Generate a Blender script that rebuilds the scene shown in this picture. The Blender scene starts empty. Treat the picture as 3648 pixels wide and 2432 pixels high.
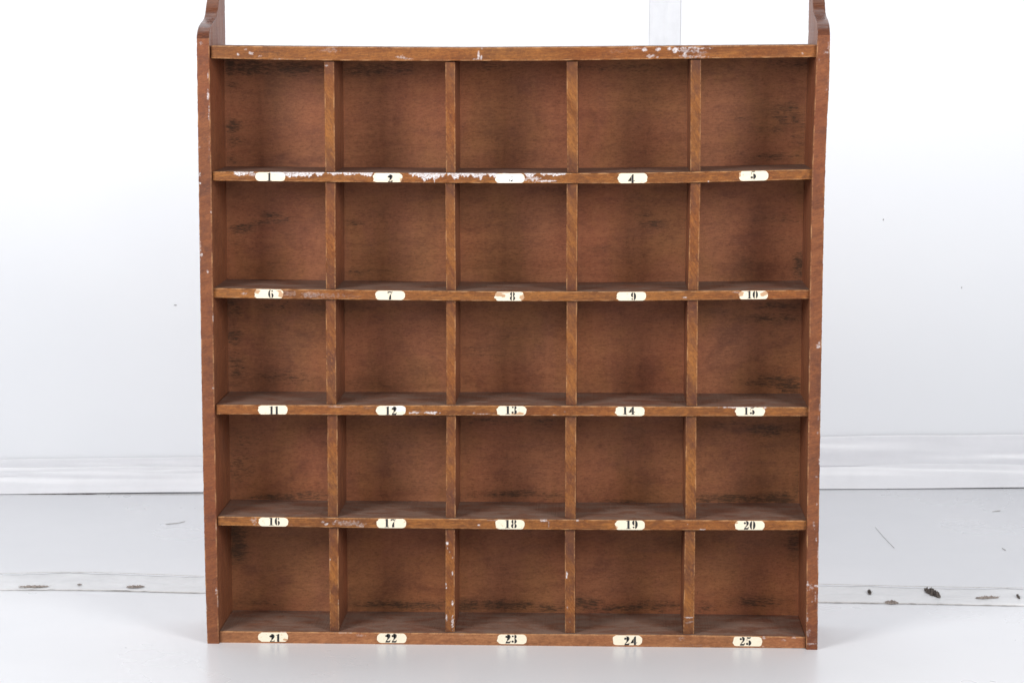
import bpy, bmesh, math, random
from mathutils import Vector, Matrix, noise

random.seed(7)
SC = bpy.context.scene
COL = SC.collection
def V(*a): return Vector(a)

# ------------------------------------------------------------------ camera solved from the photograph
FPX = 8154.0
Yc = V(306, 1123, -FPX).normalized()
Zc = V(14, 59200, FPX); Zc = (Zc - Yc * Zc.dot(Yc)).normalized()
Xc = Yc.cross(Zc)
RT = Matrix((Xc, Yc, Zc))                     # camera -> world rotation
def ray(px, py): return RT @ V(px - 1824, -(py - 1216), -FPX)
r0 = ray(1825, 2302)
CAM = -r0 * 1.0
def at(px, py, Y=0.0):                        # photograph point -> point on the upright plane y = Y
    r = ray(px, py); t = (Y - CAM.y) / r.y
    return CAM + r * t
def onfloor(px, py, z=0.0):
    r = ray(px, py); t = (z - CAM.z) / r.z
    return CAM + r * t
w = (at(2912, 2310) - at(738, 2293)).length
CAM = CAM * (0.87 / w)
def proj(p):
    c = RT.transposed() @ (p - CAM)
    return 1824 + FPX * c.x / -c.z, 1216 - FPX * c.y / -c.z
cd = bpy.data.cameras.new('camera'); cam = bpy.data.objects.new('camera', cd); COL.objects.link(cam)
cam.matrix_world = Matrix.Translation(CAM) @ RT.to_4x4()
cd.sensor_width = 36; cd.lens = 36 * FPX / 3648; cd.clip_end = 100; cd.clip_start = .05
SC.camera = cam

# ------------------------------------------------------------------ helpers
def link(name, me, mats, parent=None):
    o = bpy.data.objects.new(name, me); COL.objects.link(o)
    for m in (mats if isinstance(mats, (list, tuple)) else [mats]): me.materials.append(m)
    if parent: o.parent = parent
    return o
def tag(o, label=None, cat=None, group=None, kind=None):
    if label: o['label'] = label
    if cat: o['category'] = cat
    if group: o['group'] = group
    if kind: o['kind'] = kind
    return o
def n1(x, y=0., z=0.): return noise.noise(V(x, y, z))
def lerp(pts, x):
    if x <= pts[0][0]: return pts[0][1]
    for (a, b), (c, d) in zip(pts, pts[1:]):
        if x <= c:
            t = (x - a) / (c - a); return b + (d - b) * t
    return pts[-1][1]
def smooth(pts, x):                           # catmull-rom through the measured points
    n = len(pts)
    if x <= pts[0][0]: 
        return pts[0][1] + (x - pts[0][0]) * (pts[1][1] - pts[0][1]) / (pts[1][0] - pts[0][0])
    for i in range(n - 1):
        if x <= pts[i + 1][0]: break
    p1, p2 = pts[i], pts[i + 1]
    p0 = pts[i - 1] if i > 0 else p1
    p3 = pts[i + 2] if i + 2 < n else p2
    h = p2[0] - p1[0]; t = (x - p1[0]) / h
    m1 = (p2[1] - p0[1]) / (p2[0] - p0[0]) * h if p2[0] != p0[0] else 0
    m2 = (p3[1] - p1[1]) / (p3[0] - p1[0]) * h if p3[0] != p1[0] else 0
    return ((2*t**3-3*t*t+1)*p1[1] + (t**3-2*t*t+t)*m1 + (-2*t**3+3*t*t)*p2[1] + (t**3-t*t)*m2)

def sweep(sections, midx, wear=None, chalk=None, caps=0, soil=None):
    """skin closed cross-sections into one mesh; midx[j] = material of the strip after point j"""
    m = len(sections[0]); me = bpy.data.meshes.new('board')
    vs = [tuple(p) for s in sections for p in s]; fs = []; mi = []
    for i in range(len(sections) - 1):
        for j in range(m):
            k = (j + 1) % m
            fs.append((i*m+j, i*m+k, (i+1)*m+k, (i+1)*m+j)); mi.append(midx[j])
    fs.append(tuple(range(m))); mi.append(caps)
    b = (len(sections)-1)*m; fs.append(tuple(range(b + m - 1, b - 1, -1))); mi.append(caps)
    me.from_pydata(vs, [], fs); me.polygons.foreach_set('material_index', mi)
    for nm, vals in (('wear', wear), ('chalk', chalk), ('soil', soil)):
        a = me.attributes.new(nm, 'FLOAT', 'POINT')
        a.data.foreach_set('value', vals if vals else [0.0] * len(vs))
    bm = bmesh.new(); bm.from_mesh(me); bmesh.ops.recalc_face_normals(bm, faces=bm.faces); bm.to_mesh(me); bm.free()
    return me

# ------------------------------------------------------------------ materials
class N:
    def __init__(s, name):
        s.m = bpy.data.materials.new(name); s.m.use_nodes = True
        s.t = s.m.node_tree; s.bsdf = s.t.nodes['Principled BSDF']
    def n(s, typ, **kw):
        o = s.t.nodes.new(typ)
        for k, v in kw.items():
            if k.startswith('_'): setattr(o, k[1:], v)
            else: s.put(o.inputs[k.replace('__', ' ')], v)
        return o
    def put(s, sock, v):
        if isinstance(v, bpy.types.NodeSocket): s.t.links.new(v, sock)
        else: sock.default_value = v
    def math(s, op, a, b=0.0, clamp=False):
        o = s.t.nodes.new('ShaderNodeMath'); o.operation = op; o.use_clamp = clamp
        s.put(o.inputs[0], a); s.put(o.inputs[1], b); return o.outputs[0]
    def ramp(s, fac, lo, hi, a=0.0, b=1.0):
        o = s.t.nodes.new('ShaderNodeMapRange'); o.interpolation_type = 'SMOOTHSTEP'
        s.put(o.inputs['Value'], fac); o.inputs['From Min'].default_value = lo; o.inputs['From Max'].default_value = hi
        o.inputs['To Min'].default_value = a; o.inputs['To Max'].default_value = b; return o.outputs[0]
    def mix(s, fac, a, b, blend='MIX'):
        o = s.t.nodes.new('ShaderNodeMix'); o.data_type = 'RGBA'; o.blend_type = blend; o.clamp_factor = True
        s.put(o.inputs[0], fac)
        for q, v in ((o.inputs[6], a), (o.inputs[7], b)):
            s.put(q, v if isinstance(v, bpy.types.NodeSocket) else (*v, 1.0))
        return o.outputs[2]
    def noise(s, vec, scale, detail=4, rough=.55, dist=0.0):
        o = s.t.nodes.new('ShaderNodeTexNoise'); s.put(o.inputs['Vector'], vec)
        o.inputs['Scale'].default_value = scale; o.inputs['Detail'].default_value = detail
        o.inputs['Roughness'].default_value = rough; o.inputs['Distortion'].default_value = dist
        return o.outputs['Fac']
    def map(s, vec, scale=(1,1,1), rot=(0,0,0)):
        o = s.t.nodes.new('ShaderNodeMapping'); s.put(o.inputs['Vector'], vec)
        o.inputs['Scale'].default_value = scale; o.inputs['Rotation'].default_value = rot; return o.outputs[0]
    def attr(s, name):
        o = s.t.nodes.new('ShaderNodeAttribute'); o.attribute_name = name; return o.outputs['Fac']
    def objvec(s, rnd=True):
        tc = s.t.nodes.new('ShaderNodeTexCoord')
        if not rnd: return tc.outputs['Object']
        oi = s.t.nodes.new('ShaderNodeObjectInfo')
        a = s.t.nodes.new('ShaderNodeVectorMath'); a.operation = 'MULTIPLY_ADD'
        c = s.t.nodes.new('ShaderNodeCombineXYZ')
        for k, f in enumerate((7.1, 3.3, 11.7)): s.put(c.inputs[k], s.math('MULTIPLY', oi.outputs['Random'], f))
        s.put(a.inputs[0], tc.outputs['Object']); a.inputs[1].default_value = (1,1,1); s.put(a.inputs[2], c.outputs[0])
        return a.outputs[0]
    def bump(s, h, strength, dist):
        o = s.t.nodes.new('ShaderNodeBump'); s.put(o.inputs['Height'], h)
        o.inputs['Strength'].default_value = strength; o.inputs['Distance'].default_value = dist
        s.put(s.bsdf.inputs['Normal'], o.outputs[0])

def wood(name, dark, light, deep, axis='x', tilt=0.0, rough=.42, dust=0.0, blotch=.6, figure=1.0, grime=False, spec=.5, mottle=1.0):
    k = N(name); v = k.objvec()
    st = {'x': (1, 8, 8), 'z': (8, 8, 1), 'y': (8, 1, 8)}[axis]
    vr = k.map(v, (1,1,1), (0, tilt, 0))
    g = k.map(vr, st)
    a = k.noise(g, 9, 6, .62, .6)
    base = k.mix(k.ramp(a, .32, .68), dark, light)
    f = k.noise(k.map(vr, tuple(q * 3.2 if q > 1 else 2.2 for q in st)), 28, 4, .7, .3)
    base = k.mix(k.ramp(f, .40, .66, .0, .65 * figure), base, deep)
    b = k.noise(v, 14, 3, .6, .4)
    base = k.mix(k.ramp(b, .48, .74, 0, blotch), base, deep)
    b2 = k.noise(v, 5.5, 2, .5, .2)
    base = k.mix(k.ramp(b2, .42, .7, 0, .35), base, tuple(c * q for c, q in zip(dark, (1.15, .82, .8))))
    md = k.noise(k.map(vr, tuple(.5 if q == 1 else 1 for q in st)), 70, 4, .7, .5)
    base = k.mix(k.ramp(md, .50, .72, 0, .55 * mottle), base, deep)
    base = k.mix(k.ramp(md, .48, .28, 0, .45 * mottle), base, tuple(q * 1.18 for q in light))
    fg = k.noise(k.map(vr, tuple(.6 if q == 1 else .16 * q for q in st)), 330, 3, .75)
    base = k.mix(k.ramp(fg, .50, .70, 0, .55), base, tuple(c * .55 for c in dark))
    base = k.mix(k.ramp(fg, .48, .30, 0, .40), base, tuple(c * 1.3 for c in light))
    sp = k.noise(v, 520, 2, .6)
    base = k.mix(k.ramp(sp, .60, .74, 0, .45), base, tuple(c * .5 for c in deep))
    r = k.ramp(a, .3, .7, rough - .06, rough + .1)
    if grime:
        hu = k.noise(k.map(v, (1.6, 1, 1)), 6.5, 3, .6, .6)
        base = k.mix(k.ramp(hu, .40, .64, 0, .85), base, (.99, 1.05, .90), 'MULTIPLY')
        hu2 = k.noise(k.map(v, (1.2, 1, 1.5)), 11, 3, .6, .9)
        base = k.mix(k.ramp(hu2, .50, .74, 0, .8), base, (.70, .66, .72), 'MULTIPLY')
        gm = k.attr('grime')
        gs = k.noise(k.map(v, (1, 4, 5)), 55, 6, .72, .5)
        gs2 = k.noise(k.map(v, (1, 4, 7)), 22, 4, .6, .3)
        gf = k.noise(k.map(v, (1, 4, 6), (0, .12, 0)), 130, 4, .7, .3)
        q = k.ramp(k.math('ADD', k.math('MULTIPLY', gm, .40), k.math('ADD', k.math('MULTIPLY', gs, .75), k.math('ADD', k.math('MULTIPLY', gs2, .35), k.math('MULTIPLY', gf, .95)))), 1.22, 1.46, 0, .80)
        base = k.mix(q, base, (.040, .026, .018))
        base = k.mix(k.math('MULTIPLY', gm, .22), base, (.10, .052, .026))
        fine = k.noise(k.map(v, (1, 1, 9)), 95, 4, .75)
        base = k.mix(k.ramp(fine, .56, .78, 0, .32), base, (.07, .036, .020))
        hair = k.noise(k.map(v, (1, 1, 4), (0, .35, 0)), 210, 3, .7)
        base = k.mix(k.ramp(hair, .64, .74, 0, .5), base, (.06, .034, .02))
        lt = k.noise(k.map(v, (6, 1, 1)), 16, 3, .6)
        base = k.mix(k.ramp(lt, .5, .75, 0, .15), base, tuple(min(1, c * 1.25) for c in light))
    if dust:
        geo = k.t.nodes.new('ShaderNodeNewGeometry'); sx = k.t.nodes.new('ShaderNodeSeparateXYZ')
        k.put(sx.inputs[0], geo.outputs['Normal'])
        up = k.ramp(sx.outputs[2], .4, .9)
        dn = k.noise(k.map(v, (1.2, 3, 1)), 15, 6, .7, .5)
        dm = k.math('MULTIPLY', up, k.ramp(dn, .36, .62, dust * .15, dust))
        base = k.mix(dm, base, (.225, .155, .122))
        ds = k.noise(v, 900, 1, .5)
        base = k.mix(k.math('MULTIPLY', up, k.ramp(ds, .68, .78, 0, .5)), base, (.42, .34, .28))
        k.put(k.bsdf.inputs['Roughness'], k.math('ADD', r, k.math('MULTIPLY', dm, .25), True))
    else:
        k.put(k.bsdf.inputs['Roughness'], r)
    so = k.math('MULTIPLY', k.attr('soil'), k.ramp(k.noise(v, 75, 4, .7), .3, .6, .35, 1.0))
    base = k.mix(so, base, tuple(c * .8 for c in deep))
    we = k.attr('wear'); base = k.mix(k.math('MULTIPLY', we, .75), base, (.52, .28, .13))
    ch = k.attr('chalk'); cn = k.noise(k.map(v, (1, 1, 1)), 420, 3, .7)
    cm = k.math('MULTIPLY', k.ramp(ch, .08, .95, 0, .95), k.ramp(cn, .37, .60, .30, 1.0))
    base = k.mix(cm, base, (.70, .68, .70))
    k.put(k.bsdf.inputs['Base Color'], base)
    k.bsdf.inputs['Specular IOR Level'].default_value = spec
    k.bump(k.math('ADD', k.math('MULTIPLY', a, .5), k.math('MULTIPLY', f, .5)), .35, .0008)
    return k.m

M = {}
M['edge']    = wood('varnished_edge_wood', (.180, .060, .015), (.295, .112, .024), (.095, .034, .014), 'x', 0.05, .45, blotch=.5, spec=.28)
M['pale']    = wood('rubbed_edge_wood', (.24, .094, .038), (.33, .145, .062), (.15, .058, .028), 'x', 0.05, .5, blotch=.4, figure=.6, spec=.25)
M['divedge'] = wood('divider_edge_wood', (.165, .056, .016), (.295, .112, .025), (.092, .035, .023), 'z', .5, .45, blotch=.95, figure=.5, spec=.24)
M['side']    = wood('side_edge_wood', (.165, .053, .021), (.230, .078, .027), (.085, .031, .020), 'x', .3, .45, blotch=.8, figure=.6, spec=.28)
M['inner']   = wood('inner_face_wood', (.195, .068, .032), (.255, .096, .044), (.105, .040, .025), 'z', .12, .45, blotch=.55, figure=.6, spec=.3)
M['shelf']   = wood('dusty_shelf_wood', (.16, .066, .040), (.21, .090, .052), (.10, .046, .031), 'x', 0, .5, dust=.8, blotch=.4, figure=.6, spec=.3)
M['back']    = wood('stained_plywood', (.278, .105, .051), (.345, .138, .066), (.165, .068, .042), 'x', .04, .55, blotch=.4, figure=.4, grime=True, spec=.25, mottle=.55)
M['ear']     = wood('rounded_end_wood', (.10, .032, .015), (.165, .055, .021), (.055, .022, .015), 'x', .1, .24, blotch=.5, figure=.5)

k = N('cream_label_paper'); v = k.objvec()
c = k.mix(k.ramp(k.noise(k.map(v, (1, 1, 9)), 120, 4, .7), .45, .75, 0, .5), (.76, .685, .54), (.65, .545, .39))
c = k.mix(k.ramp(k.noise(v, 210, 3, .6), .62, .72, 0, .6), c, (.50, .35, .20))
c = k.mix(k.ramp(k.math('ADD', k.attr('wear'), k.math('MULTIPLY', k.noise(v, 260, 3, .7), .5)), .55, .8, 0, .85), c, (.42, .22, .10))
ch = k.attr('chalk'); c = k.mix(ch, c, (.80, .79, .80))
k.put(k.bsdf.inputs['Base Color'], c); k.bsdf.inputs['Roughness'].default_value = .5; M['paper'] = k.m
k = N('black_label_ink'); v = k.objvec()
c = k.mix(k.ramp(k.noise(v, 500, 3, .6), .5, .75, 0, .5), (.012, .012, .014), (.10, .09, .085))
k.put(k.bsdf.inputs['Base Color'], c); k.bsdf.inputs['Roughness'].default_value = .6; M['ink'] = k.m

k = N('white_wall_paint'); v = k.objvec(False)
c = k.mix(k.ramp(k.noise(v, 1.6, 3, .5), .35, .7), (.825, .848, .890), (.85, .870, .905))
sp = k.t.nodes.new('ShaderNodeTexVoronoi'); k.put(sp.inputs['Vector'], k.map(v, (1, 1, .8))); sp.inputs['Scale'].default_value = 5.5
spn = k.noise(v, 160, 3, .6, 1.0)
sd = k.math('ADD', sp.outputs['Distance'], k.math('MULTIPLY', spn, .03))
c = k.mix(k.ramp(sd, .016, .026, .30, 0), c, (.42, .42, .44))
sc_ = k.noise(k.map(v, (3, 3, 1), (.3, .5, .2)), 14, 5, .75, 1.5)
c = k.mix(k.ramp(sc_, .68, .80, 0, .22), c, (.62, .62, .66))
k.put(k.bsdf.inputs['Base Color'], c); k.bsdf.inputs['Roughness'].default_value = .5
k.bump(k.noise(v, 7, 3, .5), .12, .004); M['wall'] = k.m

k = N('white_floor_board'); v = k.objvec(False)
c = k.mix(k.ramp(k.noise(v, 2.2, 4, .55), .3, .7), (.685, .695, .725), (.725, .732, .76))
sp = k.t.nodes.new('ShaderNodeTexVoronoi'); k.put(sp.inputs['Vector'], k.map(v, (.7, 1.6, 1), (0, 0, .4))); sp.inputs['Scale'].default_value = 6.5
sd = k.math('ADD', sp.outputs['Distance'], k.math('MULTIPLY', k.noise(v, 180, 3, .6, 1.0), .05))
c = k.mix(k.ramp(sd, .034, .050, .2, 0), c, (.36, .34, .33))
sc_ = k.noise(k.map(v, (1, 14, 1), (0, 0, .06)), 9, 6, .75, .6)
c = k.mix(k.ramp(sc_, .60, .78, 0, .3), c, (.52, .51, .51))
k.put(k.bsdf.inputs['Base Color'], c)
k.put(k.bsdf.inputs['Roughness'], k.ramp(k.noise(v, 3, 4, .6), .3, .7, .26, .34)); k.bsdf.inputs['Specular IOR Level'].default_value = .42
k.bump(k.noise(v, 20, 3, .5), .05, .002); M['floor'] = k.m

def plain(name, col, rough, spec=.5, var=.0, scale=60):
    k = N(name)
    if var:
        c = k.mix(k.ramp(k.noise(k.objvec(), scale, 4, .65), .35, .7), col, tuple(q * (1 - var) for q in col))
        k.put(k.bsdf.inputs['Base Color'], c)
    else: k.bsdf.inputs['Base Color'].default_value = (*col, 1)
    k.bsdf.inputs['Roughness'].default_value = rough; k.bsdf.inputs['Specular IOR Level'].default_value = spec
    return k.m
M['tape'] = plain('white_plastic_tape', (.82, .83, .87), .34, .3, .05, 12)
M['clear'] = plain('clear_floor_tape', (.695, .70, .715), .30, .35, .06, 18)
M['walltape'] = plain('translucent_wall_tape', (.72, .74, .78), .4, .4, .05, 40)
M['dust'] = plain('brown_dust', (.36, .31, .28), .9, .2, .45, 300)
M['grit'] = plain('grey_grit', (.24, .21, .19), .9, .2, .5, 300)
M['dirt'] = plain('dark_dirt', (.17, .145, .13), .9, .2, .6, 300)
M['scratch'] = plain('scratch_mark', (.52, .50, .48), .8, .2, .3, 200)
M['chip'] = plain('chipped_paint', (.50, .50, .51), .7, .3, .4, 200)

# ------------------------------------------------------------------ measured edges of the cabinet (photograph pixels)
FY, DY, BY, PD = .006, .012, .126, .140       # shelf fronts, divider fronts, back panel, side-panel depth
EDGES = {   # name: (top edge, bottom edge)
 'top': ([(752,163),(1100,166.5),(1620,170),(2000,168),(2400,164.5),(2909,160)], [(752,209),(1150,216),(1620,217.5),(1980,216.5),(2400,210.5),(2909,204)]),
 's1': ([(758,611.5),(1180,614.5),(1700,617.5),(2000,617.5),(2250,616),(2470,612.5),(2893,603.5)], [(758,644),(1180,648.5),(1700,652.5),(2000,653.5),(2250,654),(2470,651),(2893,639)]),
 's2': ([(760,1026.5),(1180,1032),(1700,1037.5),(2000,1038.5),(2250,1038.5),(2480,1036.5),(2886,1033)], [(760,1060.5),(1180,1066.5),(1700,1072),(2000,1072.5),(2250,1071.5),(2480,1069),(2886,1064)]),
 's3': ([(771,1441.5),(1180,1443),(1700,1444),(2000,1445.5),(2400,1448),(2880,1450)], [(771,1475.5),(1180,1477.5),(1700,1479.5),(2000,1481),(2400,1482),(2880,1482)]),
 's4': ([(776,1839),(1180,1843.5),(1700,1848),(2000,1850.3),(2400,1851.8),(2873,1853.6)], [(776,1870.5),(1180,1878),(1700,1883.5),(2000,1885.8),(2400,1887.5),(2873,1887.5)]),
 'bot': ([(783,2247),(1180,2251),(1700,2255.5),(2000,2258),(2400,2261),(2869,2267.5)], [(783,2289.5),(1180,2293),(1700,2297.7),(2000,2301),(2400,2304.5),(2869,2308)]),
}
PANEL_L_OUT = [(138,700),(600,706.7),(1300,717),(2000,729.5),(2294,738.5)]
PANEL_L_IN  = [(138,744.6),(600,752.7),(1300,762),(2000,773.6),(2294,780)]
PANEL_R_IN  = [(126,2913),(210,2908.5),(600,2894),(1030,2885.5),(1300,2882.5),(1850,2875),(2311,2871.5)]
PANEL_R_OUT = [(126,2957.5),(300,2954),(450,2946),(700,2937.5),(1300,2926),(1800,2918.6),(2311,2912.5)]
DIV = [  # row: four dividers, (left,right) at the top and at the bottom
 [((1154.4,1190),(1159,1193.7)), ((1586,1620.5),(1589,1622.8)), ((2018,2058),(2021,2059)), ((2460.7,2498),(2459,2495.5))],
 [((1159,1194.6),(1161,1195.5)), ((1586,1620),(1589.7,1624)), ((2018.7,2057.6),(2017,2056)), ((2459.8,2495.5),(2451,2488))],
 [((1160,1195.5),(1163,1198)), ((1589.7,1623),(1590.5,1623)), ((2018.7,2056),(2016,2054)), ((2449,2486.6),(2445.5,2483.4))],
 [((1165.6,1202),(1167.8,1203.5)), ((1590.5,1623.5),(1588,1622.5)), ((2014,2053),(2013,2050.7)), ((2443,2481),(2442,2479.6))],
 [((1171.4,1205),(1175.4,1208)), ((1587.5,1620),(1586.5,1619.6)), ((2012,2048.5),(2013,2048.5)), ((2440,2477),(2434,2472.5))],
]
# white paint, plaster and chips: (x, y, radius x, radius y, strength, raggedness)
BLOBS = [
 (848,195,6,6,.7,.6),(895,190,10,7,.7,.9),(925,203,10,5,.5,.9),(875,176,6,5,.5,.8),(1175,178,40,12,.35,.9),(1430,205,22,7,.6,.9),(1460,212,18,4,.5,.8),(1000,212,30,3,.4,.9),(1080,213,20,2,.5,.8),
 (1705,198,5,20,.9,.3),(1715,205,4,12,.8,.4),(1700,213,20,3,.5,.8),(1718,172,6,3,.6,.4),
 (2265,172,30,5,.5,.8),(2296,176,12,9,.9,.5),(2345,175,11,9,.8,.6),(2385,173,10,8,.8,.6),(2405,178,12,14,.9,.6),(2460,170,70,5,.7,.9),(2455,182,60,8,.55,1.1),(2320,203,16,8,.7,.9),(2342,206,6,5,.6,.7),(2440,198,8,12,.8,.8),(2470,204,60,6,.5,1.),(2500,190,30,14,.3,1.),(2860,192,6,5,.6,.5),(2200,180,40,12,.22,1.),
 (858,617,26,9,1.,.6),(900,622,18,8,.7,.8),
 (1900,638,28,12,.75,1.),(1948,646,40,5,.9,.8),(1870,640,16,8,.6,1.),(1830,646,10,4,.5,.9),(2524,648,4,3,.8,.3),
 (1030,1046,30,14,.35,1.),(1110,1050,42,13,.42,1.),(1160,1054,80,12,.30,1.),(1250,1056,40,9,.22,1.),(870,1046,12,6,.5,.8),(2438,1061,10,4,.7,.8),(2620,1040,16,3,.5,.7),
 (1476,1470,22,5,.75,.9),(1500,1470,40,7,.25,1.),(1535,1471,30,6,1.,.7),(1690,1470,5,4,.4,.5),(1720,1475,40,2.5,.6,.8),(1200,1447,40,4,.4,.9),(1310,1450,22,8,.25,1.),(1975,1479,10,2,.7,.5),(2108,1479,8,2,.6,.5),(2640,1449,70,3.5,.8,.9),(2720,1451,14,4,.8,.6),(2012,1466,3,2,.7,.3),
 (905,1854,12,14,.5,1.),(1162,1867,9,6,.8,.6),(1150,1858,8,5,.5,.8),(1195,1856,4,7,.7,.5),(1240,1862,60,12,.42,1.),(1285,1872,16,8,.55,.9),(960,1870,90,3,.35,.9),(1935,1852,20,4,.8,.7),(1955,1865,3,16,.6,.5),(1706,1870,5,4,1.,.2),(1750,1851,20,2,.6,.7),(2058,1852,6,3,.7,.6),(2504,1886,12,3,.7,.7),(2450,1866,3,3,.7,.2),(2900,1870,5,14,.5,.9),
 (1285,2260,18,6,.45,1.),(1012,2252,14,4,.6,.8),(1225,2252,30,3,.4,.9),(2430,2272,16,7,.4,1.),(2722,2268,7,6,.7,.7),(2792,2277,12,5,.45,.9),(2720,2303,8,4,.5,.8),(2828,2269,10,3,.6,.6),(1630,2250,20,2,.5,.8),(1640,2259,15,2,.4,.8),(2480,2298,60,3,.25,1.),
 # dividers
 (1593,1934,5.5,7,1.,.4),(1594,1952,3,5,.6,.6),(1612,2040,4,8,.9,.4),(1588,2080,3.5,6,1.,.4),(1590,2092,2.5,5,.9,.4),(1612,2146,4,12,1.,.4),(1591,2200,4,11,.8,.6),(1612,2215,5,26,.8,.7),(1602,1965,2,3,.6,.4),(1612,1985,2,4,.6,.4),(1176,1992,2.5,5,.8,.4),(1206,2145,1.5,16,.6,.5),(1163,235,9,4,.5,.6),
 (2019,2046,4,14,.9,.5),(2022,2162,4,7,.6,.6),(2455,2198,16,3.5,.7,.7),(2455,2214,16,6,.4,1.),(2030,2213,3,2,.6,.4),
 # side panels
 (741,265,2.5,18,.7,.8),(741,340,4.5,22,.95,.5),(744,400,2.5,38,.75,.7),(716,155,8,7,.5,.9),(728,232,4,4,.4,.7),(745,520,2,50,.4,.9),
 (710,525,5,4,.5,.6),(712,622,5,8,.8,.5),(712,652,5,9,.9,.5),(753,754,3,7,.7,.6),(714,875,3,30,.7,.8),(717,908,5,8,.9,.5),(739,968,4,9,.8,.6),(714,925,2,14,.7,.6),(715,1090,2,6,.6,.5),(760,1132,3,18,1.,.4),(764,1118,3,6,.8,.5),(759,1382,5,5,.6,.5),(770,2100,4,14,.9,.5),(776,2135,2.5,40,.6,.7),(737,2162,2.5,12,.6,.7),(729,1930,2,14,.6,.7),(723,2192,3,5,.5,.7),(770,1880,2,20,.5,.7),(735,1420,12,6,.25,1.),
 (2942,188,10,7,.6,.8),(2952,160,4,22,.5,.9),(2918,218,3,8,.6,.7),(2950,300,3,30,.35,1.),(2946,320,4,6,.5,.7),
 (2916,1232,10,11,.75,.5),(2920,1222,8,9,.6,.6),(2920,1450,3,20,.6,.8),(2916,1490,4,10,.4,.9),(2913,1540,3,6,.5,.8),(2919,1640,2.5,18,.9,.5),(2908,1698,5,4,.6,.7),(2915,1730,3,5,.5,.7),(2911,1795,4,7,.6,.6),(2908,1920,4,8,.7,.6),(2915,1990,3,60,.75,.8),(2900,2012,3,3,.4,.5),(2877,2090,4,22,.8,.7),(2888,2090,12,14,.55,1.),(2908,2086,9,6,.9,.6),(2905,2120,4,20,.55,.9),(2893,2142,6,4,.7,.6),(2876,2200,4,20,.6,.8),(2882,2252,12,14,.5,1.),(2890,2292,18,5,.6,.8),(2913,2160,2.5,50,.6,.8),(2881,1306,3,5,.7,.5),(2905,2285,8,12,.3,1.),
]
def chalk_at(px, py, blobs):
    r = 0.0; F = .82
    for (cx, cy, rx, ry, s, rag) in blobs:
        dx = (px - cx) / rx; dy = (py - cy) / ry; d = dx*dx + dy*dy
        if d > 3.2: continue
        q = 1.15 - d + rag * (1.3 * n1(px * .11, py * .13, 3.1) + .9 * n1(px * .31, py * .28, 9.7))
        if q > 0: r = max(r, min(1.0, q * 1.3) * s * F)
    return r
DRIP = [(832,905,.42),(960,1000,.35),(1000,1120,.62),(1085,1120,.72),(1120,1330,.42),(1455,1610,.62),(1490,1560,.82),(1605,1775,.70),(1650,1740,.95),(1790,1812,.9),(1868,1910,.35),(1925,2018,.30)]
def drip_at(px, v):      # paint run down from the upper edge of the first shelf; v = 0 top .. 1 bottom
    r = 0.0
    for a, b, d in DRIP:
        if a < px < b:
            e = min(1, (px - a) / 12, (b - px) / 12)
            dep = d * (.55 + .75 * n1(px * .028, 1.7) + .55 * n1(px * .12, 5.2) + .3 * n1(px * .37, 8.8)) * e
            if v < dep: r = max(r, min(1.0, .55 + (dep - v) * 5))
    return r

# ------------------------------------------------------------------ the cabinet
root = bpy.data.objects.new('pigeonhole_cabinet', None); COL.objects.link(root)
root.empty_display_size = .1
tag(root, 'brown wooden pigeonhole cabinet with 25 numbered open compartments standing on white floor', 'cabinet')

def board(name, key, label=None):
    top, bot = EDGES[key]; x0, x1 = top[0][0], top[-1][0]
    blobs = [b for b in BLOBS if top[0][1] - 25 < b[1] < bot[-1][1] + 25 and abs(b[1] - lerp(top, b[0])) < 60]
    nx = int((x1 - x0) / 3.0); nz = 14; e = .0008; secs = []; wear = []; chk = []
    for i in range(nx + 1):
        px = x0 + (x1 - x0) * i / nx
        yt, yb = smooth(top, px), smooth(bot, px)
        pt, pb = at(px, yt, FY), at(px, yb, FY)
        X = pt.x; seed = sum(map(ord, key))
        zt = pt.z + .00022 * n1(px * .05, seed) + .00015 * n1(px * .21, seed + 5); zb = pb.z + .00025 * n1(px * .05, seed + 9)
        s = [V(X, FY + e, zb)]
        for j in range(nz + 1): s.append(V(X, FY, zb + e + (zt - zb - 2*e) * j / nz))
        s += [V(X, FY + e, zt), V(X, FY + .004, zt), V(X, BY + .001, zt), V(X, BY + .001, zb), V(X, FY + .004, zb)]
        secs.append(s)
        wt = max(0, min(.85, .45 + 1.1 * n1(px * .03, seed + 2) + .5 * n1(px * .2, seed)))
        wb = max(0, min(.8, .30 + 1.1 * n1(px * .028, seed + 7) + .5 * n1(px * .19, seed + 3)))
        for j in range(len(s)):
            w_ = 0.0
            if j in (nz + 1, nz + 2): w_ = wt
            elif j in (0, 1): w_ = wb
            wear.append(w_)
            if 0 <= j <= nz + 2:
                v = 1 - max(0, min(1, (j - 1) / nz))
                c = chalk_at(px, yt + (yb - yt) * v, blobs)
                if key == 's1': c = max(c, drip_at(px, v))
                chk.append(c)
            else: chk.append(0.0)
    m = len(secs[0]); mi = [0] * m
    for j in range(nz + 2, m): mi[j] = 1
    me = sweep(secs, mi, wear, chk, 1)
    o = link(name, me, [M['pale' if key == 'bot' else 'edge'], M['shelf']], root)
    if label: o['label'] = label
    return o
boards = {}
boards['top'] = board('top_board', 'top')
for q, lb in (('s1', 'shelf with white paint smeared along its front edge'), ('s2', None), ('s3', None), ('s4', None)):
    boards[q] = board('shelf', q, lb)
boards['bot'] = board('bottom_board', 'bot')

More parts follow.
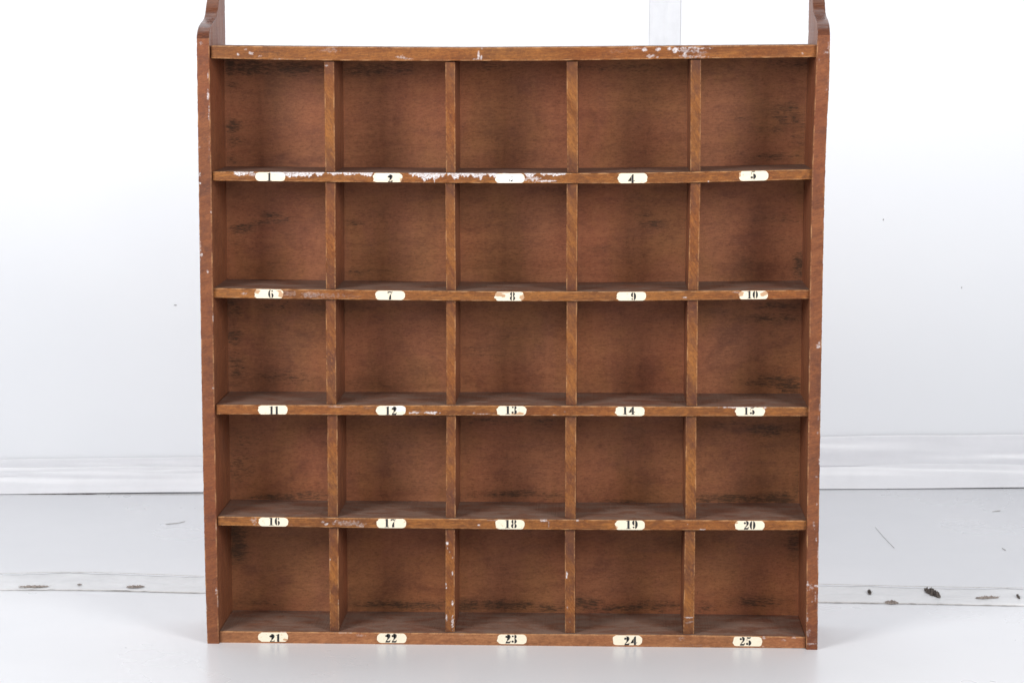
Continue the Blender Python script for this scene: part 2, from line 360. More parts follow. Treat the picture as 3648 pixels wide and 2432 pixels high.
# side panels with a curved top end; profile: (depth, photograph height on the front plane)
PROF = [(0,0),(.0015,-8),(.005,-20),(.011,-33),(.020,-44),(.033,-54),(.050,-64),(.060,-71),(.068,-81),(.0745,-95),(.080,-112),(.086,-128),(.093,-145),(.102,-172),(.110,-205),(.117,-235),(.125,-256),(.134,-266)]
def panel(outer, inner, right):
    y0, y1 = outer[-1][0], outer[0][0]          # bottom, corner under the curve
    zc = at(1825, y1).z
    blobs = [(b[0], b[1], b[2], b[3] * .9, b[4] * .88, b[5] + .4) for b in BLOBS if (b[0] > 2860) == right and (b[0] < 790 or b[0] > 2860)]
    rows = []
    n = int((y0 - y1) / 3.0)
    for i in range(n + 1):
        py = y0 + (y1 - y0) * i / n; rows.append((py, 0.0))
    pf = [(-h, d_) for d_, h in PROF]
    for q in range(1, 131): h = 266 * q / 130; rows.append((y1 - h, max(0, smooth(pf, h))))
    nf = 16; e = .0009; secs = []; wear = []; chk = []
    for (py, dep) in rows:
        pq = max(py, y1)
        a = at(smooth(inner, pq), pq); b = at(smooth(outer, pq), pq)
        if py >= y1: z = a.z if py < y0 - 1 else 0.0
        else: z = at(1825, py).z + (at(smooth(inner, y1), y1).z - at(1825, y1).z)
        s_ = 11 if right else 4
        ja = .0003 * n1(py * .03, s_) + .00025 * n1(py * .11, s_ + 2); jb = .0004 * n1(py * .035, s_ + 5) + .0003 * n1(py * .13, s_ + 6)
        xi, xo = a.x + ja, b.x + jb; sg = 1 if xo > xi else -1
        ring = [V(xi, dep + e, z)]
        for j in range(nf + 1): ring.append(V(xi + sg * e + (xo - xi - 2 * sg * e) * j / nf, dep, z))
        ring += [V(xo, dep + e, z), V(xo, dep + .004, z), V(xo, PD, z), V(xi, PD, z), V(xi, dep + .004, z)]
        secs.append(ring)
        wi = max(0, min(.8, .25 + 1.1 * n1(py * .02, s_) + .5 * n1(py * .15, s_))); wo = max(0, min(.7, .15 + 1.1 * n1(py * .02, s_ + 3) + .5 * n1(py * .17, s_)))
        if py < y1: wi *= .15; wo *= .15
        for j, p in enumerate(ring):
            wear.append(wi if j in (0, 1) else wo if j in (nf + 1, nf + 2) else 0.0)
            if j <= nf + 2 and py >= y1 - 2:
                x_, y_ = proj(p); chk.append(chalk_at(x_, y_, blobs))
            else: chk.append(0.0)
    mi = [0] * (nf + 2) + [1] * 5
    me = sweep(secs, mi, wear, chk, 0)
    # the polished curve above the corner
    zcor = secs[n][1].z
    for p in me.polygons:
        if p.material_index == 0 and p.center.z > zcor: p.material_index = 2; p.use_smooth = True
    return link('side_panel', me, [M['side'], M['inner'], M['ear']], root)
panel(PANEL_L_OUT, PANEL_L_IN, False)
panel(PANEL_R_OUT, PANEL_R_IN, True)

# dividers, five rows of four
ROWK = ['top', 's1', 's2', 's3', 's4', 'bot']
for r in range(5):
    for c in range(4):
        (tl, tr), (bl, br) = DIV[r][c]
        xm = (tl + tr) / 2
        zt = at(xm, smooth(EDGES[ROWK[r]][1], xm), FY).z - (.0016 if r == 0 else .0005)
        zb = at(xm, smooth(EDGES[ROWK[r + 1]][0], xm), FY).z + .0004
        yt = smooth(EDGES[ROWK[r]][1], xm); yb = smooth(EDGES[ROWK[r + 1]][0], xm)
        lt, rt, lb_, rb = at(tl, yt, DY).x, at(tr, yt, DY).x, at(bl, yb, DY).x, at(br, yb, DY).x
        blobs = [b for b in BLOBS if yt - 5 < b[1] < yb and abs(b[0] - xm) < 40]
        n = 130; nf = 12; e = .0007; secs = []; wear = []; chk = []; soil = []; sd = r * 13 + c * 7
        for i in range(n + 1):
            t = i / n; z = zb + (zt - zb) * t
            ja = .00035 * n1(t * 9, sd) + .0002 * n1(t * 40, sd + 1); jb = .00035 * n1(t * 9, sd + 2) + .0002 * n1(t * 40, sd + 3)
            a = lb_ + (lt - lb_) * t + ja; b = rb + (rt - rb) * t + jb
            fy = DY + .0004 * n1(t * 5, sd + 4)
            ring = [V(a, fy + e, z)] + [V(a + e + (b - a - 2*e) * j / nf, fy, z) for j in range(nf + 1)] + [V(b, fy + e, z), V(b, fy + .004, z), V(b, BY + .001, z), V(a, BY + .001, z), V(a, fy + .004, z)]
            secs.append(ring)
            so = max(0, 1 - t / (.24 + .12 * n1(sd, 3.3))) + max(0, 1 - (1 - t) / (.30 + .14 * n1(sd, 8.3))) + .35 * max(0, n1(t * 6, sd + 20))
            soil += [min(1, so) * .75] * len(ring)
            wa = max(0, min(.8, .2 + 1.0 * n1(t * 7, sd + 5) + .6 * n1(t * 45, sd))); wb = max(0, min(.9, .32 + 1.0 * n1(t * 7, sd + 8) + .6 * n1(t * 50, sd + 1)))
            for j, p in enumerate(ring):
                wear.append(wa if j in (0, 1) else wb if j in (nf + 1, nf + 2) else 0.0)
                if j <= nf + 2 and blobs:
                    x_, y_ = proj(p); chk.append(chalk_at(x_, y_, blobs))
                else: chk.append(0.0)
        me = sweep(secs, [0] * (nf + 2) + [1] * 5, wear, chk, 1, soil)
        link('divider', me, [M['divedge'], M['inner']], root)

# back panel with grime painted where the photograph shows it
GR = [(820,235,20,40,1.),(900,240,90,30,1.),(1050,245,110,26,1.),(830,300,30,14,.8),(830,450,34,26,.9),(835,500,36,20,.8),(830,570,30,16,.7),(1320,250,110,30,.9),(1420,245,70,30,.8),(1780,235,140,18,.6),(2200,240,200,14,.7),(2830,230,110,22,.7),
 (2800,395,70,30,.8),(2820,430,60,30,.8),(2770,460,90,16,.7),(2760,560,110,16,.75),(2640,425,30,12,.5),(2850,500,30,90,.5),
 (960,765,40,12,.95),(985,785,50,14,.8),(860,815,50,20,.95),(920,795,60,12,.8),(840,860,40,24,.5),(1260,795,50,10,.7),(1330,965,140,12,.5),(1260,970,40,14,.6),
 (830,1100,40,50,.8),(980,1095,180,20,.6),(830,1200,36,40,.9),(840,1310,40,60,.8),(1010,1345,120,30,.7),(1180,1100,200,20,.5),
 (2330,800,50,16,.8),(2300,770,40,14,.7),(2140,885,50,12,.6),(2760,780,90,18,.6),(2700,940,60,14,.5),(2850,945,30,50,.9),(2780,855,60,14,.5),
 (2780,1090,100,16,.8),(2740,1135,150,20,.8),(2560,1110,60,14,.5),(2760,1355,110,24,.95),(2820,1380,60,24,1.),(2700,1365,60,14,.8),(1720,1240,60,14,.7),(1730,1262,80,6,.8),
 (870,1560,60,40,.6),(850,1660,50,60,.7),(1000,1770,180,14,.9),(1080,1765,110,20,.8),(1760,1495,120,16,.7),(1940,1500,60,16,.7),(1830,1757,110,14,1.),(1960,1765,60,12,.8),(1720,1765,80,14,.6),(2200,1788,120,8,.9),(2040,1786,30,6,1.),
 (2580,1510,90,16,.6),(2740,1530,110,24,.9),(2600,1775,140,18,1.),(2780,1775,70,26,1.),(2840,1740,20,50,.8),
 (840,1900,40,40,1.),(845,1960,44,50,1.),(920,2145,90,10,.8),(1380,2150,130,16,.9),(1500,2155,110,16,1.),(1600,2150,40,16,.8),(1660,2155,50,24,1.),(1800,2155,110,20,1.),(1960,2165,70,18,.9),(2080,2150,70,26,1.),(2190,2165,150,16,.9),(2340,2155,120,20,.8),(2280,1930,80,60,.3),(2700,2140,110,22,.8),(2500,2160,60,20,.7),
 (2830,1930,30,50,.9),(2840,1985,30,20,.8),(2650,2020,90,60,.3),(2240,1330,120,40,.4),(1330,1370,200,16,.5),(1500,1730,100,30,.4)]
p0 = at(775, 150, BY); p1 = at(2880, 2250, BY)
xa, xb = at(738, 2293).x + .009, at(2912, 2311).x - .009
za, zb_ = .004, at(1825, 168, FY).z - .003
nx, nz = 210, 220; vs = []; gr = []
for j in range(nz + 1):
    for i in range(nx + 1):
        p = V(xa + (xb - xa) * i / nx, BY + .0006 * n1(i * .03, j * .03, 2), za + (zb_ - za) * j / nz)
        vs.append(tuple(p)); x_, y_ = proj(p); g = 0.0
        for cx, cy, rx, ry, s in GR:
            d = ((x_ - cx) / rx) ** 2 + ((y_ - cy) / ry) ** 2
            if d < 2.2: g = max(g, s * max(0, 1 - d / 2.2))
        gr.append(g)
fs = [(j*(nx+1)+i, j*(nx+1)+i+1, (j+1)*(nx+1)+i+1, (j+1)*(nx+1)+i) for j in range(nz) for i in range(nx)]
me = bpy.data.meshes.new('back'); me.from_pydata(vs, [], fs)
a = me.attributes.new('grime', 'FLOAT', 'POINT'); a.data.foreach_set('value', gr)
bm = bmesh.new(); bm.from_mesh(me)
gl = bm.verts.layers.float.get('grime')
edges = [e_ for e_ in bm.edges if e_.is_boundary]
ex = bmesh.ops.extrude_edge_only(bm, edges=edges)
nv = [g for g in ex['geom'] if isinstance(g, bmesh.types.BMVert)]
for v_ in nv: v_.co.y = BY + .006
bmesh.ops.holes_fill(bm, edges=[e_ for e_ in bm.edges if e_.is_boundary], sides=0)
bmesh.ops.recalc_face_normals(bm, faces=bm.faces); bm.to_mesh(me); bm.free()
link('back_panel', me, M['back'], root)

# ------------------------------------------------------------------ number labels
def circ(cx, cy, r, n=14): return [(cx + r * math.cos(2*math.pi*i/n), cy + r * 1.0 * math.sin(2*math.pi*i/n)) for i in range(n)]
def arc(cx, cy, rx, ry, a0, a1, n=10): return [(cx + rx * math.cos(math.radians(a0 + (a1-a0)*i/n)), cy + ry * math.sin(math.radians(a0 + (a1-a0)*i/n))) for i in range(n + 1)]
def cres(cx, cy, rx, ry, irx, iry, side, gap=14):    # stencil crescent: outer arc out, inner arc back
    if side > 0: return arc(cx, cy, rx, ry, -90 + gap, 90 - gap) + arc(cx, cy, irx, iry, 90 - gap, -90 + gap)
    return arc(cx, cy, rx, ry, 90 + gap, 270 - gap) + arc(cx, cy, irx, iry, 270 - gap, 90 + gap)
six = [cres(.34,.5,.31,.5,.13,.44,-1,8), cres(.38,.31,.28,.31,.10,.25,1,10), circ(.50,.83,.095)]
DG = {
 '0': [cres(.31,.5,.30,.5,.10,.44,-1,10), cres(.39,.5,.30,.5,.10,.44,1,10)],
 '1': [[(.20,.0),(.44,.0),(.44,1),(.34,1),(.20,.94)], [(.02,.84),(.17,.93),(.17,.86)], [(.06,0),(.17,0),(.17,.06),(.06,.05)], [(.47,0),(.58,0),(.58,.05),(.47,.06)]],
 '2': [circ(.17,.74,.125), [(.24,.97),(.38,1),(.54,.95),(.63,.80),(.61,.64),(.50,.47),(.30,.28),(.16,.15),(.08,.13),(.24,.34),(.38,.54),(.42,.72),(.39,.86),(.32,.94)],
       [(.04,.0),(.52,0),(.60,.10),(.64,.30),(.58,.30),(.52,.19),(.38,.17),(.22,.19),(.10,.11)]],
 '3': [circ(.16,.80,.10), circ(.14,.21,.125), cres(.32,.76,.27,.24,.08,.20,1,8), cres(.32,.27,.31,.27,.10,.22,1,8)],
 '4': [[(.40,0),(.62,0),(.62,1),(.52,1),(.40,.86)], [(.02,.28),(.36,.78),(.36,.66),(.17,.36),(.36,.36),(.36,.26),(.02,.24)], [(.64,.26),(.76,.26),(.76,.33),(.64,.33)], [(.28,0),(.38,0),(.38,.05),(.28,.05)], [(.64,0),(.74,0),(.74,.05),(.64,.05)]],
 '5': [[(.13,1),(.24,.95),(.46,.95),(.58,1),(.56,.86),(.44,.79),(.28,.79),(.17,.83)], [(.13,.80),(.17,.80),(.17,.52),(.13,.52)], circ(.17,.20,.13), cres(.33,.31,.31,.31,.09,.26,1,6)],
 '6': six,
 '7': [[(.04,.72),(.06,1),(.14,.93),(.30,.97),(.48,.90),(.62,1),(.62,.93),(.50,.80),(.34,.80),(.20,.84),(.10,.72)], [(.60,.84),(.46,.62),(.40,.40),(.42,.16),(.46,.0),(.20,0),(.20,.22),(.28,.46),(.44,.68)]],
 '8': [cres(.31,.75,.25,.25,.09,.20,-1,14), cres(.37,.75,.25,.25,.09,.20,1,14), cres(.31,.26,.29,.27,.10,.22,-1,14), cres(.37,.26,.29,.27,.10,.22,1,14)],
 '9': [[(.68 - x, 1 - y) for x, y in p] for p in six],
}
LBL = [  # number, centre x, digits' centre x (2352-wide view), digit shift in heights, (row)
 [(1,621,619,-.02),(2,890,896,-.12),(3,1171,1176,-.2),(4,1453,1449,-.08),(5,1731,1730,.13)],
 [(6,617,622,.0),(7,896,896,.0),(8,1170,1177,.02),(9,1450,1455,-.02),(10,1730,1728,.05)],
 [(11,627,629,-.05),(12,898,898,-.05),(13,1175,1174,.1),(14,1447,1443,.12),(15,1723,1721,.12)],
 [(16,628,630,.08),(17,899,896,.06),(18,1171,1173,.08),(19,1447,1451,.08),(20,1722,1721,.03)],
 [(21,628,632,-.14),(22,900,898,.02),(23,1176,1174,.04),(24,1441,1447,-.06),(25,1717,1712,.03)],
]
K = 3648 / 2352
def clip(poly, lo, hi):
    for sgn, lim in ((1, lo), (-1, -hi)):
        out = []
        for i in range(len(poly)):
            a, b = poly[i - 1], poly[i]
            fa, fb = sgn * a[1] - lim, sgn * b[1] - lim
            if fa * fb < 0: t = fa / (fa - fb); out.append((a[0] + (b[0]-a[0]) * t, a[1] + (b[1]-a[1]) * t))
            if fb >= 0: out.append(b)
        poly = out
        if len(poly) < 3: return []
    return poly
for r in range(5):
    key = ROWK[r + 1]; top, bot = EDGES[key]
    for num, cxd, dxd, sh in LBL[r]:
        cx = cxd * K; dx = dxd * K; hw = 52.5
        bmx = bmesh.new(); ca = bmx.verts.layers.float.new('chalk'); cw = bmx.verts.layers.float.new('wear')
        ytm, ybm = smooth(top, cx), smooth(bot, cx); H = ybm - ytm
        yc = ytm + H * (.5 if r < 4 else .44); hh = (H * .47 if r < 4 else H * .40)
        slope = (smooth(top, cx + 60) - smooth(top, cx - 60)) / 120
        def P(u, w_, y):                    # u: pixels from the label's centre, w_: pixels up
            p = at(cx + u, yc - w_ + slope * u, FY); return V(p.x, FY + y, p.z)
        # paper: a long slip with rounded, hand-cut ends
        pts = []
        for i in range(48):
            a_ = 2 * math.pi * i / 48; ca_, sa_ = math.cos(a_), math.sin(a_)
            ex_ = .42; rr = hh * .95
            x_ = (hw - rr) * (1 if ca_ > 0 else -1) + rr * math.copysign(abs(ca_) ** .95, ca_); y_ = hh * math.copysign(abs(sa_) ** .80, sa_)
            jg = (2.2 if ca_ > -.5 else 4.5) * n1(a_ * 2.2, num * 3.7) + .6 * n1(a_ * 9, num * 1.9)
            if num in (6, 8, 10) and ca_ < -.6: jg += -6 * max(0, n1(a_ * 7, num * 5.1) + .25)
            pts.append((x_ + jg * ca_, max(-hh, min(hh, y_ + .35 * jg * sa_))))
        rim = [bmx.verts.new(P(x_, y_, -.0004)) for x_, y_ in pts]
        low = [bmx.verts.new(P(x_, y_, .0002)) for x_, y_ in pts]
        # fan of rings so that smeared paint on the label has somewhere to sit
        rings = [rim]
        for q in (.8, .6, .4, .2): rings.append([bmx.verts.new(P(x_ * q, y_ * q, -.0004)) for x_, y_ in pts])
        for A, B in zip(rings, rings[1:]):
            for i in range(48): bmx.faces.new((A[i], A[(i+1) % 48], B[(i+1) % 48], B[i]))
        cv = bmx.verts.new(P(0, 0, -.0004))
        for i in range(48): bmx.faces.new((rings[-1][i], rings[-1][(i+1) % 48], cv)); bmx.faces.new((low[i], low[(i+1) % 48], rim[(i+1) % 48], rim[i]))
        if num in (1, 2, 3, 12):
            for v_ in bmx.verts:
                x_, y_ = proj(v_.co); u = x_ - cx
                if num == 3: v_[ca] = max(0, min(1, .75 + 1.0 * n1(x_ * .05, y_ * .08)  - .5 * abs(u - 5) / 50))
                elif num == 2: v_[ca] = 1.0 if abs(u + 22) < 14 and y_ < yc + 4 else 0.0
                elif num == 1: v_[ca] = .6 if u > 34 and y_ < yc else 0.0
                else: v_[ca] = .7 if u > 12 and y_ < yc + 3 + 6 * n1(x_ * .2, 4) else 0.0
        worn = {6: [(-40,-8,14,8),(46,4,12,12),(38,-10,10,6)], 8: [(-40,-7,20,9),(-24,-2,9,7),(48,6,10,14)], 10: [(-46,-4,14,12),(34,-2,12,9),(46,-8,12,8)], 13: [(30,10,14,6)], 2: [(50,8,6,8)], 20: [(-46,-8,8,6)], 19: [(-48,8,8,6)], 5: [(-50,-4,6,12)], 21: [(44,10,10,5)]}.get(num, [])
        for v_ in bmx.verts:
            x_, y_ = proj(v_.co)
            for (wx, wy, wa, wb) in worn:
                q = 1 - ((x_ - cx - wx) / wa) ** 2 - ((y_ - yc - wy) / wb) ** 2 + .5 * n1(x_ * .15, y_ * .2, num)
                v_[cw] = max(v_[cw], max(0, min(1, q * 1.8)))
        # digits
        dh = hh * 2 * .93; st = str(num); adv = dh * (.72 if num != 11 else .62)
        ux = dx - cx - adv * len(st) / 2 + dh * .03
        if num != 3:
            for q, ch_ in enumerate(st):
                for poly in DG[ch_]:
                    pp = clip([(ux + adv * q + x_ * dh, -hh * .93 + sh * dh + y_ * dh) for x_, y_ in poly], -hh * .97, hh * .97)
                    if len(pp) < 3: continue
                    try:
                        f = bmx.faces.new([bmx.verts.new(P(x_, y_, -.0007)) for x_, y_ in pp]); f.material_index = 1
                    except ValueError: pass
        else:     # the three survives only as a faint lower curl under the paint
            for poly in ([circ(-2, -7, 2.4), circ(5, -9, 2.0), [(3,-12),(9,-10),(11,-5),(8,-5),(6,-9)], [(6,2),(9,4),(9,8),(7,6)]]):
                f = bmx.faces.new([bmx.verts.new(P(x_, y_, -.0007)) for x_, y_ in poly]); f.material_index = 1
        bmesh.ops.triangulate(bmx, faces=[f for f in bmx.faces if f.material_index == 1])
        bmesh.ops.recalc_face_normals(bmx, faces=bmx.faces)
        cy_ = CAM
        for f in bmx.faces:
            if f.normal.y > .5: f.normal_flip()
        me = bpy.data.meshes.new('label'); bmx.to_mesh(me); bmx.free()
        o = link('number_label', me, [M['paper'], M['ink']], boards[key])
        o['label'] = ('cream oval label with its number smeared over by white paint' if num == 3 else 'cream oval label with black stencilled number %d' % num)

# ------------------------------------------------------------------ floor, wall and tape
A = onfloor(300, 1758); B = onfloor(3280, 1739)
d = (B - A); d.z = 0; d.normalize(); nrm = V(d.y, -d.x, 0)       # towards the camera
if nrm.y > 0: nrm = -nrm
print('WALL', A, B, 'CAM', CAM)
WB = A - nrm * .02
def wl(s, z, off=0.0): return WB + d * s + nrm * off + V(0, 0, z)          # s metres along the wall from A
def grid(fn, nu, nv):
    me = bpy.data.meshes.new('sheet')
    vs = [tuple(fn(i / nu, j / nv)) for j in range(nv + 1) for i in range(nu + 1)]
    fs = [(j*(nu+1)+i, j*(nu+1)+i+1, (j+1)*(nu+1)+i+1, (j+1)*(nu+1)+i) for j in range(nv) for i in range(nu)]
    me.from_pydata(vs, [], fs)
    for p in me.polygons: p.use_smooth = True
    return me
def thick(o, t, off=-1):
    m = o.modifiers.new('thickness', 'SOLIDIFY'); m.thickness = t; m.offset = off; return o
def slab(name, pts_bottom, h, mat):
    bm = bmesh.new(); a = [bm.verts.new(p) for p in pts_bottom]; f = bm.faces.new(a)
    r = bmesh.ops.extrude_face_region(bm, geom=[f])
    for g in r['geom']:
        if isinstance(g, bmesh.types.BMVert): g.co += h
    bmesh.ops.recalc_face_normals(bm, faces=bm.faces)
    me = bpy.data.meshes.new(name); bm.to_mesh(me); bm.free(); return link(name, me, mat)
floor = slab('floor', [V(-5, -5, -.05), V(6, -5, -.05), V(6, 3, -.05), V(-5, 3, -.05)], V(0, 0, .05), M['floor']); tag(floor, kind='structure')
wall = slab('wall', [wl(-4, -.04), wl(6, -.04), wl(6, -.04, -.1), wl(-4, -.04, -.1)], V(0, 0, 3.04), M['wall']); tag(wall, kind='structure')

def s_of(px, py=1740): return (onfloor(px, py) - A).dot(d)
# crumpled strip stuck along the foot of the wall
def lower(u, v):
    s = -1.5 + 5.0 * u
    h = .050 + .012 * n1(s * 1.3, 4.2) + .003 * n1(s * 6, 1.2)
    foot = .020 + .006 * n1(s * 1.0, 2.2)
    t = v; env = math.sin(t * math.pi)
    off = foot * (1 - t) ** 2.0 + .003 + env * (.0035 * n1(s * 1.7 + t * 1.5, t * 2.2, 7.7) + .0018 * n1(s * 5 + t * 3, t * 5, 1.7))
    return wl(s, .0015 + h * t ** 1.1 + .0015 * n1(s * 3, t * 3), off)
o = thick(link('seam_tape', grid(lower, 260, 14), M['tape']), .0006, 1)
tag(o, 'crumpled white plastic tape along the foot of the wall, meeting the floor', 'tape', 'tape strips on wall and floor')
def upper(u, v):
    s = -1.5 + 5.0 * u
    up = lerp([(-1.5, .060), (.2, .066), (.75, .068), (1.1, .095), (1.5, .100), (3.5, .100)], s)
    lo = -.006 + lerp([(-1.5, .032), (.2, .036), (.75, .040), (1.1, .050), (1.5, .046), (3.5, .040)], s) + .004 * n1(s * 1.4, 3)
    up += .0045 * n1(s * 1.5, 9.3) + .0012 * n1(s * 7, 2.3); lo += .003 * n1(s * 4, 8.1)
    env = math.sin(math.pi * min(1, v * 1.02)) ** .7
    crease = .0050 * max(0, n1(s * 1.3 + v * 1.5, v * 3.2, 5.5)) + .0026 * n1(s * 2.6 - v * 2, v * 5, 2.5) + .0010 * n1(s * 14 + v * 6, v * 7, 8.5)
    return wl(s, lo + (up - lo) * v, .0030 + .0010 * (1 - v) ** 2 + .9 * crease * env)
o = thick(link('seam_tape', grid(upper, 300, 18), M['tape']), .0006, 1)
tag(o, 'wrinkled glossy white tape stuck on the wall just above the floor seam', 'tape', 'tape strips on wall and floor')
# upright strip high on the wall behind the cabinet
def onwall(px, py, off=0.0):
    r = ray(px, py); p0 = WB + nrm * off; t = (p0 - CAM).dot(nrm) / r.dot(nrm); return CAM + r * t
s0 = (onwall(2313, 60) - WB).dot(d); s1 = (onwall(2425, 60) - WB).dot(d)
def vert(u, v):
    x = s0 + (s1 - s0) * u
    return wl(x, .11 + 2.6 * v, .0012 + .0012 * math.exp(-((u - .58) / .06) ** 2) + .0006 * n1(u * 5, v * 60))
o = thick(link('wall_tape', grid(vert, 30, 200), M['walltape']), .0005, 1)
tag(o, 'pale translucent tape strip running up the wall above the cabinet top', 'tape', 'tape strips on wall and floor')
# clear strip over the floor seam
UP = [(-400,2046),(0,2048),(300,2044),(730,2058),(1800,2072),(2915,2087),(3300,2096),(3648,2101),(4100,2108)]
LO = [(-400,2101),(0,2101),(300,2102),(730,2112),(1800,2128),(2915,2145),(3300,2151),(3648,2158),(4100,2164)]
def seam(u, v):
    px = -400 + 4500 * u
    a = onfloor(px, smooth(UP, px)); b = onfloor(px, smooth(LO, px))
    p = a.lerp(b, v); jag = .0035 * n1(px * .02, 3) + .002 * n1(px * .09, 6)
    p.y += jag * (1 - v)
    p.z = .0012 + .0022 * max(0, n1(px * .006, v * 3, 4)) + .0012 * max(0, n1(px * .03, v * 8, 1)) + .0012 * math.exp(-((v - .62) / .08) ** 2)
    return p
o = thick(link('floor_tape', grid(seam, 500, 16), M['clear']), .0006, 1)
tag(o, 'dirty clear tape strip laid across the floor behind the cabinet', 'tape', 'tape strips on wall and floor')
# dark joint lines where dirt has settled against the strip and the wall foot
def line(name, pts, wpx, mat, parent=None, zz=.0007, seed=1, rough=.8):
    """thin raised ragged line on the floor through photograph points"""
    bm = bmesh.new(); prev = None; n = 90
    xs = [pts[0][0] + (pts[-1][0] - pts[0][0]) * i / n for i in range(n + 1)]
    for i, px in enumerate(xs):
        py = smooth(pts, px) if len(pts) > 2 else lerp(pts, px)
        e_ = min(1, i / 4, (n - i) / 4)
        hw = wpx * max(.12, .55 + rough * n1(px * .03, seed) + .5 * rough * n1(px * .15, seed + 2)) * max(.05, e_)
        a, b = onfloor(px, py - hw), onfloor(px, py + hw)
        a.z = b.z = zz; c_ = (a + b) / 2; c_.z = zz + .0006
        cur = [bm.verts.new(a), bm.verts.new(c_), bm.verts.new(b)]
        if prev:
            bm.faces.new((prev[0], prev[1], cur[1], cur[0])); bm.faces.new((prev[1], prev[2], cur[2], cur[1]))
        prev = cur
    me = bpy.data.meshes.new(name); bmesh.ops.recalc_face_normals(bm, faces=bm.faces)
    for f in bm.faces:
        if f.normal.z < 0: f.normal_flip()
    bm.to_mesh(me); bm.free()
    return link(name, me, mat, parent)
line('dirt_line', [(0,2102),(300,2103),(728,2113)], 1.0, M['scratch'], floor, seed=3)
line('dirt_line', [(2915,2146),(3300,2152),(3648,2159)], 1.0, M['scratch'], floor, seed=5)
line('dirt_line', [(0,2050),(300,2046),(728,2060)], .8, M['scratch'], floor, seed=7, zz=.004)
line('dirt_line', [(2915,2088),(3300,2097),(3648,2102)], .8, M['scratch'], floor, seed=9, zz=.004)
line('dirt_line', [(0,1759.5),(200,1760),(345,1760)], 1.3, M['dirt'], floor, seed=11)
line('dirt_line', [(345,1760),(500,1761),(728,1761)], .7, M['scratch'], floor, seed=12)
line('dirt_line', [(2915,1738.5),(3000,1739.5),(3100,1740.5)], 1.5, M['dirt'], floor, seed=13)
line('dirt_line', [(3100,1740.5),(3300,1739),(3648,1737)], .8, M['scratch'], floor, seed=14)
line('scratch', [(590,1867),(640,1862),(660,1857)], 1.5, M['scratch'], floor, seed=15, rough=.4)
line('scratch', [(3118,1878),(3150,1915),(3187,1953)], 1.1, M['scratch'], floor, seed=16, rough=.3)
line('scratch', [(3535,1823),(3550,1820),(3565,1819)], 1.6, M['scratch'], floor, seed=17, rough=.4)
line('scratch', [(3570,1952),(3577,1957),(3584,1960)], 2.2, M['scratch'], floor, seed=18, rough=.4)

# specks of dirt lying about
def clump(pts, wpx, h, seed, label, name='dirt_clump', z0=.0, mat='dirt'):
    """ragged little heap through photograph points on the floor"""
    rnd = random.Random(seed); bm = bmesh.new(); n = 26; prev = None
    x0, x1 = pts[0][0], pts[-1][0]
    for i in range(n + 1):
        px = x0 + (x1 - x0) * i / n; py = lerp(pts, px); e_ = math.sin(math.pi * min(1, max(.02, i / n))) ** .5
        hw = wpx * e_ * (.7 + .6 * rnd.random()); c_ = onfloor(px, py)
        a, b = onfloor(px, py - hw * (.6 + .8 * rnd.random())), onfloor(px, py + hw)
        hz = h * e_ * (.6 + .8 * rnd.random())
        cur = [bm.verts.new(V(a.x, a.y, z0)), bm.verts.new(V((a.x*2 + b.x)/3, (a.y*2 + b.y)/3, z0 + hz)), bm.verts.new(V((a.x + b.x*2)/3, (a.y + b.y*2)/3, z0 + hz * (.5 + .7 * rnd.random()))), bm.verts.new(V(b.x, b.y, z0))]
        if prev:
            for j in range(4): k2 = (j + 1) % 4; bm.faces.new((prev[j], prev[k2], cur[k2], cur[j]))
        else: bm.faces.new(cur)
        prev = cur
    bm.faces.new(prev)
    for i in range(int(6 * (x1 - x0) / 40) + 4):             # loose fibres
        px = x0 + (x1 - x0) * rnd.random(); c_ = onfloor(px, lerp(pts, px)); L = .002 + .004 * rnd.random(); a_ = rnd.random() * 6.28
        p, q = V(c_.x, c_.y, z0 + h * .4), V(c_.x + L * math.cos(a_), c_.y + L * math.sin(a_), z0 + h * (.4 + 1.2 * rnd.random()))
        t = V(0, 0, .0004); s_ = V(.0004, 0, 0)
        vs = [bm.verts.new(x) for x in (p, p + s_, p + t, q)]
        for f in ((0,1,3),(1,2,3),(2,0,3),(0,2,1)): bm.faces.new([vs[j] for j in f])
    bmesh.ops.recalc_face_normals(bm, faces=bm.faces)
    me = bpy.data.meshes.new(name); bm.to_mesh(me); bm.free()
    return tag(link(name, me, M[mat]), label, 'dirt', 'bits of dirt on the floor tape')
clump([(3292,2106),(3352,2132)], 8, .006, 1, 'largest dark furry dirt clump lying slantwise on the floor tape right of the cabinet', z0=.003)
clump([(3090,2113),(3105,2119)], 5.5, .004, 2, 'small dark round dirt clump nearest the cabinet\'s right side on the tape', z0=.003, mat='grit')
clump([(3150,2147),(3202,2149)], 4, .003, 3, 'flat brown dirt sliver on the front edge of the tape right of the cabinet', z0=.001, mat='dust')
clump([(3620,2126),(3634,2137)], 4.5, .003, 4, 'upright dirt speck on the tape at the far right of the photo', z0=.003, mat='grit')
clump([(66,2096),(175,2094)], 3, .002, 5, 'long brown dirt patch on the floor tape at the far left', z0=.003, mat='dust')
clump([(450,2097),(516,2094)], 3.5, .002, 6, 'brown leaf shaped dirt flake on the tape left of the cabinet', z0=.003, mat='dust')
clump([(274,2088),(292,2087)], 1.8, .0012, 7, 'tiny brown dirt fleck on the tape between the long patch and the flake', z0=.003, mat='dust')
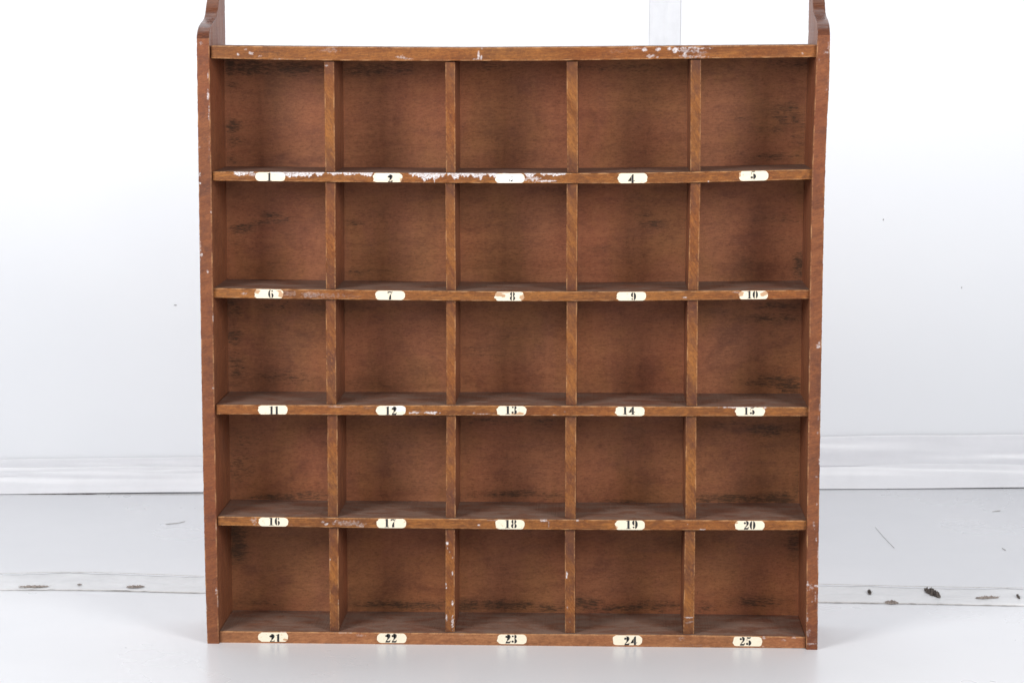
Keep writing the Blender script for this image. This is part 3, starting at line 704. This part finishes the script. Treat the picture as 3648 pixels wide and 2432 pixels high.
clump([(3475,2136),(3560,2134)], 2.5, .003, 8, 'thin trail of dirt on the tape left of the upright speck', z0=.003, mat='dust')
# chips in the wall paint
def chip(px, py, w_, h_, seed):
    bm = bmesh.new(); vs = []
    for i in range(14):
        a_ = 2*math.pi*i/14; q = .7 + .6 * n1(a_ * 1.3, seed)
        vs.append(bm.verts.new(onwall(px + w_ * q * math.cos(a_), py + h_ * q * math.sin(a_), .0004)))
    c_ = bm.verts.new(onwall(px, py, .003))
    for i in range(14): bm.faces.new((vs[i], vs[(i+1) % 14], c_))
    bmesh.ops.recalc_face_normals(bm, faces=bm.faces)
    me = bpy.data.meshes.new('chip'); bm.to_mesh(me); bm.free(); link('chip', me, M['chip'], wall)
for i, (px, py, a_, b_) in enumerate([(624,1087,8,3),(3147,783,2.5,5),(3426,1025,3,4.5)]): chip(px, py, a_, b_, i * 3.3)

# ------------------------------------------------------------------ studio light
def area(name, loc, target, size, power, col=(1, 1, 1), sy=None):
    l = bpy.data.lights.new(name, 'AREA'); l.energy = power; l.color = col; l.shape = 'RECTANGLE'; l.size = size; l.size_y = sy or size
    o = bpy.data.objects.new(name, l); COL.objects.link(o); o.location = loc
    o.rotation_euler = (Vector(target) - Vector(loc)).to_track_quat('-Z', 'Y').to_euler(); return o
area('softbox_left', (-1.70, -1.95, 1.50), (-.1, .05, .45), .9, 63, (1, .985, .965), 1.1)
area('softbox_right', (1.80, -1.95, 1.42), (.1, .05, .45), .9, 55, (1, .985, .965), 1.1)
area('background_light', (-.3, .45, 2.5), (-.3, 1.1, 1.0), 2.4, 9.5, (.96, .98, 1), .5)
W = bpy.data.worlds.new('World'); SC.world = W; W.use_nodes = True
W.node_tree.nodes['Background'].inputs[0].default_value = (.96, .975, 1, 1); W.node_tree.nodes['Background'].inputs[1].default_value = .42
SC.view_settings.view_transform = 'Standard'; SC.view_settings.look = 'None'; SC.view_settings.exposure = 0; SC.view_settings.gamma = 1
SC.view_settings.use_curve_mapping = False
SC.cycles.max_bounces = 6
